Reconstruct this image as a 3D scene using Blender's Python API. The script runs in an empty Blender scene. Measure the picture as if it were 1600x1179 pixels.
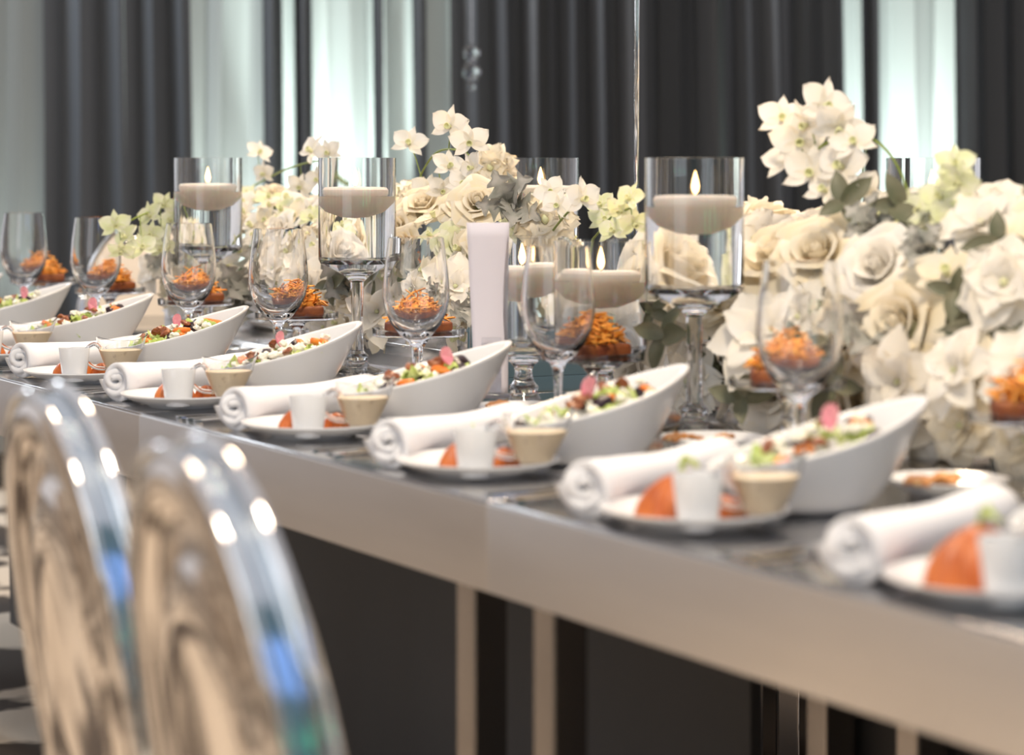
import bpy, bmesh, math, random
from mathutils import Vector, Matrix, Euler, Quaternion
PI = math.pi
R = math.radians
rnd = random.Random(7)
sc = bpy.context.scene
C = sc.collection

# ------------------------------------------------------------------ camera, world, lights, exposure
TH = R(28.26)                       # the camera looks 28 degrees to the right of the table's length (+Y)
EYE = Vector((0, 0, 1.174))
TT = 0.76                           # height of the table top
F = 4000.0
AX = Vector((math.sin(TH), math.cos(TH), 0)); RX = Vector((math.cos(TH), -math.sin(TH), 0))
cam = bpy.data.cameras.new('camera'); camo = bpy.data.objects.new('camera', cam); C.objects.link(camo)
camo.location = EYE; camo.rotation_euler = (PI/2, 0, -TH)
cam.sensor_width = 36; cam.lens = 90; cam.shift_y = -343/1600
cam.clip_start = 0.05; cam.clip_end = 200
cam.dof.use_dof = True; cam.dof.focus_distance = 4.75; cam.dof.aperture_fstop = 3.2; cam.dof.aperture_blades = 0
sc.camera = camo
w = bpy.data.worlds.new('world'); sc.world = w; w.use_nodes = True
w.node_tree.nodes['Background'].inputs[0].default_value = (0.97, 0.95, 1.0, 1)
w.node_tree.nodes['Background'].inputs[1].default_value = 0.72
sc.view_settings.view_transform = 'Standard'; sc.view_settings.look = 'None'
sc.view_settings.exposure = 0.0; sc.view_settings.gamma = 1; sc.view_settings.use_curve_mapping = False
sc.cycles.max_bounces = 14; sc.cycles.transmission_bounces = 12; sc.cycles.glossy_bounces = 5
sc.cycles.diffuse_bounces = 3; sc.cycles.transparent_max_bounces = 12
sc.cycles.sample_clamp_indirect = 4; sc.cycles.use_denoising = True; sc.cycles.blur_glossy = 0.5

def area(name, loc, target, size, energy, col, size_y=None):
    l = bpy.data.lights.new(name, 'AREA'); l.energy = energy; l.color = col; l.size = size
    if size_y: l.shape = 'RECTANGLE'; l.size_y = size_y
    o = bpy.data.objects.new(name, l); C.objects.link(o); o.location = loc
    o.rotation_euler = (Vector(target)-Vector(loc)).to_track_quat('-Z', 'Y').to_euler()
    return o
area('ceiling_light_warm', (3.2, 5.2, 4.2), (2.0, 3.6, 0.8), 0.8, 150, (1.0, 0.78, 0.54))
area('ceiling_light_near', (0.9, 1.3, 4.0), (2.1, 3.6, 0.9), 0.6, 125, (1.0, 0.84, 0.64))
area('daylight_side', (-2.6, 1.2, 2.2), (1.8, 3.2, 0.8), 3.0, 50, (0.80, 0.90, 1.0))
def deep0(x, Z, z): return EYE*0 + AX*Z + RX*((x-800)/F*Z) + Vector((0, 0, z))
area('drape_wash_light', deep0(-900, 8.0, 2.6), deep0(650, 9.0, 1.3), 1.0, 80, (0.85, 0.93, 1.0))

def at(x, y, X):
    """point of the vertical plane at X behind a place of the picture"""
    a = (x-800)/F; b = (247-y)/F
    d = AX + RX*a + Vector((0, 0, b))
    return EYE + d*(X/d.x)
def along(x, X, z=0):
    """point on the line X = const, height z over the table, at picture column x"""
    p = at(x, 247, X); return Vector((p.x, p.y, TT+z))
def deep(x, Z, z):
    """point at depth Z from the camera, absolute height z"""
    p = EYE + AX*Z + RX*((x-800)/F*Z); return Vector((p.x, p.y, z))

# ------------------------------------------------------------------ materials
def mat(name, col, rough=0.5, metal=0.0, spec=0.5, trans=0.0, ior=1.45, sss=0.0, emit=None, es=0.0, noise=None, bump=None, coat=0.0, transl=0.0):
    m = bpy.data.materials.new(name); m.use_nodes = True
    nt = m.node_tree; b = nt.nodes['Principled BSDF']
    b.inputs['Base Color'].default_value = (*col, 1); b.inputs['Roughness'].default_value = rough
    b.inputs['Metallic'].default_value = metal; b.inputs['Specular IOR Level'].default_value = spec
    b.inputs['Transmission Weight'].default_value = trans; b.inputs['IOR'].default_value = ior
    b.inputs['Coat Weight'].default_value = coat
    if sss: b.inputs['Subsurface Weight'].default_value = sss; b.inputs['Subsurface Radius'].default_value = (0.05, 0.035, 0.028); b.inputs['Subsurface Scale'].default_value = 1.0
    if emit: b.inputs['Emission Color'].default_value = (*emit, 1); b.inputs['Emission Strength'].default_value = es
    if noise or bump:
        tc = nt.nodes.new('ShaderNodeTexCoord'); mp = nt.nodes.new('ShaderNodeMapping')
        nt.links.new(tc.outputs['Object'], mp.inputs[0])
    if noise:                                    # (scale, second colour, low, high, stretch)
        n = nt.nodes.new('ShaderNodeTexNoise'); n.inputs['Scale'].default_value = noise[0]; n.inputs['Detail'].default_value = 4
        mp.inputs['Scale'].default_value = noise[4] if len(noise) > 4 else (1, 1, 1)
        cr = nt.nodes.new('ShaderNodeValToRGB'); cr.color_ramp.elements[0].position = noise[2]; cr.color_ramp.elements[1].position = noise[3]
        cr.color_ramp.elements[0].color = (*col, 1); cr.color_ramp.elements[1].color = (*noise[1], 1)
        nt.links.new(mp.outputs[0], n.inputs[0]); nt.links.new(n.outputs[0], cr.inputs[0]); nt.links.new(cr.outputs[0], b.inputs['Base Color'])
    if bump:                                     # (scale, strength, distance)
        n2 = nt.nodes.new('ShaderNodeTexNoise'); n2.inputs['Scale'].default_value = bump[0]; n2.inputs['Detail'].default_value = 3
        bp = nt.nodes.new('ShaderNodeBump'); bp.inputs['Strength'].default_value = bump[1]; bp.inputs['Distance'].default_value = bump[2]
        nt.links.new(mp.outputs[0], n2.inputs[0]); nt.links.new(n2.outputs[0], bp.inputs['Height']); nt.links.new(bp.outputs[0], b.inputs['Normal'])
    if transl:
        t = nt.nodes.new('ShaderNodeBsdfTranslucent'); mx = nt.nodes.new('ShaderNodeMixShader'); mx.inputs[0].default_value = transl
        out = nt.nodes['Material Output']
        if noise: nt.links.new(cr.outputs[0], t.inputs[0])
        else: t.inputs[0].default_value = (*col, 1)
        nt.links.new(b.outputs[0], mx.inputs[1]); nt.links.new(t.outputs[0], mx.inputs[2]); nt.links.new(mx.outputs[0], out.inputs[0])
    return m
M = dict(
    steel=mat('brushed_steel', (0.62, 0.595, 0.58), 0.46, 1.0, noise=(5, (0.57, 0.545, 0.53), 0.35, 0.7, (3, .4, 3))),
    steel_top=mat('polished_steel_top', (0.44, 0.435, 0.44), 0.14, 1.0),
    legsteel=mat('leg_steel', (0.40, 0.36, 0.33), 0.22, 1.0),
    chrome=mat('chrome', (0.78, 0.77, 0.76), 0.06, 1.0),
    mirror=mat('mirror_steel', (0.80, 0.73, 0.66), 0.09, 1.0, bump=(3.0, 0.10, 0.02)),
    rimsteel=mat('rim_steel', (0.58, 0.64, 0.69), 0.13, 1.0),
    planter=mat('mirror_glass_panel', (0.80, 0.78, 0.75), 0.07, 1.0),
    glass=mat('clear_glass', (1, 1, 1), 0.0, 0, trans=1.0, ior=1.48),
    acrylic=mat('clear_acrylic', (0.95, 0.97, 1), 0.02, 0, trans=1.0, ior=1.49),
    water=mat('water', (1, 1, 1), 0.0, 0, trans=1.0, ior=1.33),
    china=mat('white_china', (0.75, 0.75, 0.755), 0.16, spec=0.5),
    cloth=mat('white_linen', (0.79, 0.79, 0.81), 0.85, spec=0.2, bump=(400, 0.25, 0.0006)),
    wax=mat('candle_wax', (0.99, 0.88, 0.81), 0.45, sss=0.5, transl=0.0),
    wick=mat('wick', (0.03, 0.02, 0.02), 0.9),
    flame=mat('flame', (1, 0.6, 0.2), 0.5, emit=(1.0, 0.60, 0.24), es=200),
    dressing=mat('creamy_dressing', (0.86, 0.72, 0.52), 0.3, sss=0.0, noise=(90, (0.70, 0.56, 0.38), 0.62, 0.72)),
    crust=mat('tart_crust', (0.16, 0.035, 0.012), 0.6, noise=(60, (0.30, 0.09, 0.02), 0.4, 0.7)),
    shred=mat('orange_shreds', (0.85, 0.28, 0.03), 0.45, noise=(60, (0.95, 0.45, 0.08), 0.35, 0.65)),
    yellow=mat('yellow_garnish', (0.85, 0.55, 0.03), 0.5, noise=(40, (0.9, 0.65, 0.08), 0.4, 0.7)),
    samosa=mat('fried_pastry', (0.42, 0.095, 0.02), 0.4, noise=(28, (0.66, 0.20, 0.045), 0.35, 0.7)),
    cracker=mat('baked_cracker', (0.55, 0.22, 0.05), 0.6, noise=(110, (0.85, 0.62, 0.30), 0.6, 0.68)),
    beet=mat('roasted_beet', (0.022, 0.006, 0.012), 0.35, bump=(80, 0.5, 0.003)),
    pecan=mat('candied_pecan', (0.20, 0.05, 0.015), 0.35, noise=(70, (0.42, 0.16, 0.06), 0.4, 0.7), bump=(90, 0.6, 0.003)),
    cheese=mat('white_cheese', (0.86, 0.82, 0.70), 0.7, bump=(120, 0.5, 0.002)),
    carrot=mat('roasted_carrot', (0.78, 0.18, 0.02), 0.4, noise=(50, (0.85, 0.30, 0.04), 0.4, 0.7)),
    lettuce=mat('lettuce', (0.45, 0.58, 0.12), 0.5, transl=0.3, noise=(22, (0.72, 0.78, 0.40), 0.4, 0.65)),
    radish=mat('pink_radish', (0.72, 0.20, 0.27), 0.4, noise=(30, (0.88, 0.50, 0.50), 0.4, 0.7)),
    petal_w=mat('white_petal', (0.94, 0.91, 0.86), 0.55, spec=0.25, transl=0.35, noise=(10, (0.94, 0.86, 0.70), 0.4, 0.7)),
    petal_c=mat('cream_petal', (0.93, 0.82, 0.60), 0.55, spec=0.25, transl=0.30, noise=(14, (0.92, 0.87, 0.78), 0.35, 0.65)),
    petal_g=mat('greenish_petal', (0.78, 0.82, 0.46), 0.55, spec=0.25, transl=0.30, noise=(22, (0.90, 0.88, 0.72), 0.35, 0.6)),
    lip=mat('orchid_lip', (0.82, 0.82, 0.50), 0.5, transl=0.2),
    stem=mat('green_stem', (0.22, 0.28, 0.05), 0.5),
    miller=mat('silver_leaf', (0.26, 0.27, 0.23), 0.8, noise=(25, (0.46, 0.44, 0.40), 0.35, 0.65), transl=0.1),
    darkleaf=mat('olive_leaf', (0.10, 0.11, 0.06), 0.5, noise=(14, (0.22, 0.20, 0.13), 0.35, 0.7)),
    foam=mat('floral_foam', (0.05, 0.09, 0.03), 0.95),
    card=mat('card_paper', (0.72, 0.68, 0.74), 0.7),
    drape=mat('charcoal_drape', (0.078, 0.083, 0.092), 0.40, spec=0.5, transl=0.12, bump=(2.5, 0.3, 0.02)),
    sheer=mat('pale_sheer', (0.50, 0.53, 0.52), 0.8, spec=0.2, transl=0.25),
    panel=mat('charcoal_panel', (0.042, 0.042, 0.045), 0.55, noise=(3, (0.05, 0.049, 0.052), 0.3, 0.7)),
    floor=mat('patterned_carpet', (0.60, 0.51, 0.41), 0.9, noise=(1.9, (0.06, 0.045, 0.035), 0.485, 0.525)),
    wall=mat('beige_wall', (0.80, 0.68, 0.55), 0.8, noise=(0.8, (0.72, 0.60, 0.48), 0.3, 0.7)),
    wallstrip=mat('dark_wood_strip', (0.05, 0.035, 0.028), 0.5, noise=(5, (0.09, 0.06, 0.04), 0.3, 0.7, (1, 1, .2))),
    cream=mat('cream_upholstery', (0.80, 0.70, 0.58), 0.8, spec=0.2, bump=(60, 0.2, 0.002)),
    blueglass=mat('blue_lit_panel', (0.1, 0.3, 0.8), 0.4, emit=(0.35, 0.52, 1.0), es=1.5),
    greenlamp=mat('green_lamp', (0.1, 0.8, 0.4), 0.4, emit=(0.12, 1.0, 0.5), es=3.0),
    bulb=mat('bulb', (1, 0.9, 0.7), 0.4, emit=(1.0, 0.85, 0.62), es=60),
    crystal=mat('cut_crystal', (0.95, 0.95, 1.0), 0.02, 0, trans=1.0, ior=1.6),
    plastic=mat('black_plastic', (0.02, 0.02, 0.02), 0.4),
)

# ------------------------------------------------------------------ helpers
def link(name, me, m=None, parent=None, smooth=True, loc=None, rot=None, scale=None):
    o = bpy.data.objects.new(name, me); C.objects.link(o)
    if m is not None and not me.materials: me.materials.append(m)
    if smooth:
        for p in me.polygons: p.use_smooth = True
    if parent: o.parent = parent
    if loc is not None: o.location = loc
    if rot is not None: o.rotation_euler = rot
    if scale is not None: o.scale = scale if hasattr(scale, '__len__') else (scale,)*3
    return o
def tag(o, label, cat, group=None, kind=None):
    if label: o['label'] = label
    if cat: o['category'] = cat
    if group: o['group'] = group
    if kind: o['kind'] = kind
    return o
def thing(name, label, cat, loc=(0, 0, 0), rz=0, group=None, rot=None, scale=None):
    o = bpy.data.objects.new(name, None); C.objects.link(o); o.location = loc
    o.rotation_euler = rot if rot is not None else (0, 0, rz)
    if scale: o.scale = (scale,)*3
    o.empty_display_size = 0.05
    return tag(o, label, cat, group)
KIDS = {}
def kids(o):
    return list(o.children)
def dup(root, loc=None, rot=None, scale=None, label=None, group=None):
    r = root.copy(); C.objects.link(r)
    if loc is not None: r.location = loc
    if rot is not None: r.rotation_euler = rot
    if scale is not None: r.scale = (scale,)*3 if not hasattr(scale, '__len__') else scale
    if label: r['label'] = label
    if group: r['group'] = group
    for c in PROTO.get(root.name, None) or kids(root):
        c2 = c.copy(); C.objects.link(c2); c2.parent = r
        for g in PROTO.get(c.name, None) or kids(c):
            g2 = g.copy(); C.objects.link(g2); g2.parent = c2
    return r
PROTO = {}
def freeze(root):
    PROTO[root.name] = kids(root)
    for c in PROTO[root.name]:
        PROTO[c.name] = kids(c)
class Placer:
    """the first place moves the built thing itself, later ones copy it"""
    def __init__(s, root): s.root = root; s.used = False; freeze(root)
    def put(s, loc, rot=(0, 0, 0), scale=1.0, label=None, group=None):
        sv = (scale,)*3 if not hasattr(scale, '__len__') else scale
        if not s.used:
            s.used = True; r = s.root; r.location = loc; r.rotation_euler = rot; r.scale = sv
            if label: r['label'] = label
            if group: r['group'] = group
            return r
        return dup(s.root, loc, rot, sv, label, group)
def mesh(name, v, f):
    me = bpy.data.meshes.new(name); me.from_pydata([tuple(a) for a in v], [], f); me.update(); return me
def box(name, a, b, bev=0.0):
    bm = bmesh.new(); bmesh.ops.create_cube(bm, size=1)
    for v in bm.verts: v.co = Vector([a[i]+(v.co[i]+.5)*(b[i]-a[i]) for i in range(3)])
    if bev: bmesh.ops.bevel(bm, geom=bm.edges[:], offset=bev, segments=2, affect='EDGES', profile=0.6)
    me = bpy.data.meshes.new(name); bm.to_mesh(me); bm.free(); return me
def lathe(name, prof, n=40, closed=False, sx=None):
    """revolve (r, z) pairs; r = 0 ends are capped by a point"""
    v, f, rings = [], [], []
    for r, z in prof:
        if r <= 1e-6: rings.append([len(v)]); v.append((0, 0, z))
        else:
            rings.append(list(range(len(v), len(v)+n)))
            for k in range(n):
                a = 2*PI*k/n; p = (r*math.cos(a), r*math.sin(a), z)
                v.append(sx(p, a) if sx else p)
    pr = list(zip(rings, rings[1:]))
    if closed: pr.append((rings[-1], rings[0]))
    for A, B in pr:
        for k in range(n):
            k2 = (k+1) % n
            if len(A) == 1 and len(B) == 1: continue
            if len(A) == 1: f.append((A[0], B[k2], B[k]))
            elif len(B) == 1: f.append((A[k], A[k2], B[0]))
            else: f.append((A[k], A[k2], B[k2], B[k]))
    me = mesh(name, v, f)
    bm = bmesh.new(); bm.from_mesh(me); bmesh.ops.recalc_face_normals(bm, faces=bm.faces); bm.to_mesh(me); bm.free()
    for p in me.polygons: p.use_smooth = True
    me.set_sharp_from_angle(angle=R(38))
    return me
def tube(name, pts, rad, n=8, cap=True):
    pts = [Vector(p) for p in pts]; v, f = [], []
    rad = rad if hasattr(rad, '__len__') else [rad]*len(pts)
    up = Vector((0, 0, 1))
    for i, p in enumerate(pts):
        d = (pts[min(i+1, len(pts)-1)]-pts[max(i-1, 0)]).normalized()
        a = d.cross(up if abs(d.z) < .95 else Vector((1, 0, 0))).normalized(); b = d.cross(a)
        for k in range(n):
            t = 2*PI*k/n; v.append(p+(a*math.cos(t)+b*math.sin(t))*rad[i])
    for i in range(len(pts)-1):
        for k in range(n):
            k2 = (k+1) % n; f.append((i*n+k, i*n+k2, (i+1)*n+k2, (i+1)*n+k))
    if cap: f.append(tuple(range(n))); f.append(tuple(range((len(pts)-1)*n, len(pts)*n))[::-1])
    return mesh(name, v, f)
def bez(pts, n=16):
    pts = [Vector(p) for p in pts]; out = []
    P = [pts[0]*2-pts[1]]+pts+[pts[-1]*2-pts[-2]]
    for i in range(1, len(P)-2):
        for k in range(n):
            t = k/n; a, b, c, d = P[i-1:i+3]
            out.append(0.5*((2*b)+(-a+c)*t+(2*a-5*b+4*c-d)*t*t+(-a+3*b-3*c+d)*t**3))
    out.append(pts[-1]); return out
def blob(name, r, seed, sq=(1, 1, 1), amp=0.25, sub=2, cubic=0.0):
    rr = random.Random(seed); bm = bmesh.new(); bmesh.ops.create_icosphere(bm, subdivisions=sub, radius=1)
    dirs = [(Vector((rr.uniform(-1, 1), rr.uniform(-1, 1), rr.uniform(-1, 1))).normalized(), rr.uniform(-1, 1)) for _ in range(7)]
    for v in bm.verts:
        d = v.co.normalized(); k = 1+amp*sum(w*max(0, d.dot(q))**4 for q, w in dirs)
        if cubic: d = d*(1+cubic*(1/max(abs(d.x), abs(d.y), abs(d.z))-1))
        v.co = Vector((d.x*sq[0], d.y*sq[1], d.z*sq[2]))*r*(k+amp*rr.uniform(-.35, .35))
    me = bpy.data.meshes.new(name); bm.to_mesh(me); bm.free(); return me

# ------------------------------------------------------------------ room
tag(link('floor', box('floor', (-9, -5, -0.05), (12, 16, 0)), M['floor'], smooth=False), 'beige and dark patterned carpet floor under the tables', None, kind='structure')
tag(link('wall_left', box('wall_left', (-4.2, -4, 0), (-4.0, 13, 3.6)), M['wall'], smooth=False), 'beige wall on the near side of the hall', None, kind='structure')
for k, y in enumerate((1.2, 2.6, 3.7, 4.9, 6.3, 8.2)):
    tag(link('trim_%d' % (k+1), box('trim', (-4.0, y, 0), (-3.9, y+0.35, 3.4)), M['wallstrip'], smooth=False), 'dark wood strip on the beige wall', None, kind='structure')

tag(link('wall_near', box('wall_near', (-4.2, -4.2, 0), (9, -4.0, 7.5)), mat('teal_wall', (0.20, 0.32, 0.36), 0.8), smooth=False), 'teal wall behind the photographer', None, kind='structure')
for k, (x, z0, z1, wd) in enumerate(((0.4, 3.0, 5.2, 1.5), (3.2, 3.0, 5.2, 1.7))):
    t = thing('wall_screen', 'blue lit wall screen %s behind the photographer' % ['left', 'right'][k], 'screen', (x, -4.0, z0), 0, 'blue lit screens')
    link('screen_panel', box('screen_panel', (0, 0.03, 0.03), (wd, .05, z1-z0-.03)), M['blueglass'], t, smooth=False)
    link('screen_frame', box('screen_frame', (-.03, 0.001, 0), (wd+.03, .03, z1-z0)), M['plastic'], t, smooth=False)
for k, x in enumerate((1.2, 2.6, 4.3)):
    t = thing('wall_lamp', 'green lit wall lamp %s behind the photographer' % ['left', 'middle', 'right'][k], 'lamp', (x, -3.99, 1.6), 0, 'green wall lamps')
    link('lamp_glass', box('lamp_glass', (-.2, 0, 0), (.2, .06, .22), .01), M['greenlamp'], t)
def curtain(x0, x1, Z, folds, amp, seed, z0=0.02, z1=3.4, lean=0.0, n_per=9):
    """a hanging cloth between two picture columns at depth Z, pleated"""
    rr = random.Random(seed); L0 = (x0-800)/F*Z; L1 = (x1-800)/F*Z
    N = max(8, folds*n_per); ph = [rr.uniform(-.9, .9) for _ in range(folds+2)]; am = [rr.uniform(.45, 1.25) for _ in range(folds+2)]
    v, f = [], []; rows = 9
    for j in range(rows):
        tz = j/(rows-1); z = z0+(z1-z0)*tz
        for i in range(N+1):
            t = i/N; u = t*folds; k = int(min(u, folds-1)); fr = u-k
            a = am[k]*(1-fr)+am[k+1]*fr; q = ph[k]*(1-fr)+ph[k+1]*fr
            s = math.sin(2*PI*u+q); s = math.copysign(abs(s)**0.7, s)
            dep = amp*a*s*(1.0-.25*tz)
            lat = L0+(L1-L0)*t + amp*.35*math.sin(4*PI*u+q)*(.6+.4*tz) + lean*(tz-.45)*math.sin(PI*t)*1.0 + .012*math.sin(5*tz+k)
            p = EYE+AX*(Z+dep)+RX*lat; v.append((p.x, p.y, z))
    for j in range(rows-1):
        for i in range(N):
            a = j*(N+1)+i; f.append((a, a+1, a+N+2, a+N+1))
    return mesh('drape', v, f)
panels = [(-330, -30, 3, 0), (70, 200, 2, 0.02), (196, 300, 2, -0.03), (404, 432, 1, 0), (457, 478, 1, 0), (577, 597, 1, 0), (640, 660, 1, 0.0), (702, 860, 3, 0),
          (856, 1010, 3, 0), (1006, 1140, 2, 0), (1132, 1230, 2, -0.05), (1226, 1320, 2, 0), (1345, 1370, 1, 0), (1486, 1620, 3, 0), (1616, 1830, 4, 0)]
names = ['off to the far left', 'beside the pale gap left of the first candle', 'leaning, left of the first candle vase', 'narrow fold between two bright gaps', 'slim fold left of the brightest gap',
         'slim fold right of the brightest gap', 'slim fold left of the crystal drop', 'behind the hanging crystal drop', 'behind the candle vase in the middle', 'behind the clear rod and the large candle vase',
         'leaning, right of the large candle vase', 'behind the tall orchid spray at right', 'narrow fold between the two bright gaps at right', 'dark, right of the brightest right-hand gap', 'at the far right edge']
for (x0, x1, n, ln), nm in zip(panels, names):
    tag(link('drape', curtain(x0, x1, 9.0+.13*(names.index(nm) % 2 and x0 > 800), n, 0.05, int(x0)+500, lean=ln, n_per=14), M['drape']), 'charcoal pleated drape panel '+nm, 'curtain', 'charcoal drapes along the hall')
tag(link('sheer_curtain', curtain(-330, 1830, 9.45, 34, 0.045, 77, n_per=10), M['sheer']), 'pale sheer curtain lit from below behind the dark drapes', 'curtain')
for k, (x, e, sz) in enumerate(((20, 30, 26), (350, 170, 24), (528, 700, 18), (650, 60, 22), (1335, 180, 20), (1430, 520, 18))):
    lp = deep(x, 9.16, 0.16)
    t = thing('uplight', ['floor uplight behind the drapes at the far left', 'floor uplight behind the drapes left of the large vase', 'floor uplight under the brightest left gap', 'floor uplight under the pale folds in the middle', 'floor uplight under the narrow right gap', 'floor uplight under the brightest right gap'][k], 'lamp', (lp.x, lp.y, 0), 0, 'uplights along the drapes')
    link('housing', lathe('housing', [(0, 0), (.06, 0), (.06, .1), (.05, .12), (0, .12)], 20), M['plastic'], t)
    l = bpy.data.lights.new('uplight_beam', 'SPOT'); l.energy = e; l.color = (0.86, 1.0, 0.95); l.spot_size = R(sz*2); l.spot_blend = 0.9; l.shadow_soft_size = 0.04
    o = bpy.data.objects.new('uplight_beam', l); C.objects.link(o); o.location = lp
    tgt = deep(x, 9.42, 1.5); o.rotation_euler = (tgt-lp).to_track_quat('-Z', 'Y').to_euler()

# ------------------------------------------------------------------ tables
TX = [1.436, 2.046, 2.656, 3.266]; TY = [0.305, 1.52, 2.735, 3.95, 5.165, 6.38]
t = thing('banquet_table', 'x', 'table')
Wd, Ln = 0.61, 1.215
link('apron', box('apron', (0.0, 0.0005, TT-.11), (Wd, Ln-.0005, TT-.004), .001), M['steel'], t)
link('tabletop', box('tabletop', (0.002, .002, TT-.0045), (Wd-.001, Ln-.002, TT), .0015), M['steel_top'], t)
lm = box('leg', (-.024, -.024, 0), (.024, .024, TT-.11), .004)
for lx in (.045, Wd-.035):
    for ly in (.10, Ln-.10): link('leg', lm, M['legsteel'], t, loc=(lx, ly, 0), smooth=False)
P = Placer(t)
rowname = ['front', 'middle', 'back']; colname = ['nearest the camera, at the right edge', 'in front of the large right-hand flowers', 'below the middle settings', 'below the left-hand settings', 'at the far end']
for j in range(5):
    for i in range(3):
        P.put((TX[i], TY[j], 0), label='brushed steel banquet table in the %s row %s' % (rowname[i], colname[j]), group='steel banquet tables pushed together')
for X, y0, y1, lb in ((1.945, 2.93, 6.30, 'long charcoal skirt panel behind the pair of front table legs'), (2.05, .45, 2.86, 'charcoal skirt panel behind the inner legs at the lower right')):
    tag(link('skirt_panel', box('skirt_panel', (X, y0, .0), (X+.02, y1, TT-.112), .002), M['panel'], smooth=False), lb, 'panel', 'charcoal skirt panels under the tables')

# ------------------------------------------------------------------ chairs
def oval_pts(a, b, n=64, k=2.15):
    out = []
    for i in range(n):
        t = 2*PI*i/n; c, s = math.cos(t), math.sin(t)
        out.append((a*math.copysign(abs(c)**(2/k), c), b*math.copysign(abs(s)**(2/k), s)))
    return out
def oval_lathe(name, rings, n=64):
    """rings of (scale or (a,b), depth x); built around the oval in the YZ plane"""
    v, f, R_ = [], [], []
    for a, b, x in rings:
        if a < 1e-6: R_.append([len(v)]); v.append((x, 0, 0)); continue
        R_.append(list(range(len(v), len(v)+n)))
        for y, z in oval_pts(a, b, n): v.append((x, y, z))
    for A, B in zip(R_, R_[1:]):
        for k in range(n):
            k2 = (k+1) % n
            if len(B) == 1: f.append((A[k], A[k2], B[0]))
            elif len(A) == 1: f.append((A[0], B[k2], B[k]))
            else: f.append((A[k], A[k2], B[k2], B[k]))
    return mesh(name, v, f)
def make_chair():
    t = thing('dining_chair', 'x', 'chair')
    bk = bpy.data.objects.new('backrest', None)
    a, b = .212, .30; D = .036
    hub = dict(loc=(0, 0, .638), rot=(0, -R(9.5), 0))
    pl = oval_lathe('back_plate', [(a*.97, b*.97, .002), (a*.92, b*.94, -.004), (a*.86, b*.89, -.006), (a*.80, b*.85, .004), (a*.74, b*.80, .012), (a*.68, b*.73, .013), (a*.62, b*.67, .004), (a*.56, b*.60, -.003), (a*.50, b*.53, -.004), (a*.42, b*.44, .001), (a*.3, b*.31, .006), (a*.15, b*.15, .008), (0, 0, .009)])
    link('back_plate', pl, M['mirror'], t, **hub)
    link('rim_band', oval_lathe('rim_band', [(a*.965, b*.97, 0), (a, b, 0), (a*1.0, b*1.0, .006), (a*.985, b*.99, .018), (a*.99, b*.99, .030), (a*.965, b*.97, D)]), M['rimsteel'], t, **hub)
    for dx, rr in ((.002, .005), (D, .007)):
        pts = [(dx, y, z) for y, z in oval_pts(a, b, 64)]; pts = pts+[pts[0]]
        link('rim_tube', tube('rim_tube', pts, rr, 8, False), M['chrome'], t, **hub)
    link('back_cushion', oval_lathe('back_cushion', [(a*.95, b*.95, D-.01), (a*.93, b*.94, D+.008), (a*.8, b*.83, D+.022), (a*.5, b*.5, D+.03), (0, 0, D+.033)]), M['cream'], t, **hub)
    link('seat', box('seat', (.09, -.20, .375), (.46, .20, .43), .02), M['cream'], t)
    link('seat_frame', box('seat_frame', (.085, -.205, .345), (.465, .205, .376), .006), M['chrome'], t)
    for s in (-1, 1):
        link('leg', tube('leg', [(.44, s*.19, .36), (.455, s*.2, 0)], [.018, .011], 10), M['chrome'], t)
        link('leg', tube('leg', [(.10, s*.19, .36), (.03, s*.2, 0)], [.018, .011], 10), M['chrome'], t)
        link('back_support', tube('back_support', [(.10, s*.12, .36), (.07, s*.13, .35), (.06, s*.11, .42)], .012, 8), M['chrome'], t)
    return t
P = Placer(make_chair())
P.put((0.795, 1.99, 0), rot=(0, 0, -R(4.5)), label='polished steel oval-back chair nearest the camera', group='oval-back chairs')
P.put((0.850, 2.53, 0), rot=(0, 0, -R(4)), label='polished steel oval-back chair at the left edge', group='oval-back chairs')
P.put((2.62, 7.15, 0), rot=(0, 0, -PI/2), label='cream cushioned oval-back chair at the far table end', group='oval-back chairs')
P.put((3.95, 5.9, 0), rot=(0, 0, PI), label='cream oval-back chair on the far side of the table', group='oval-back chairs')

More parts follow.
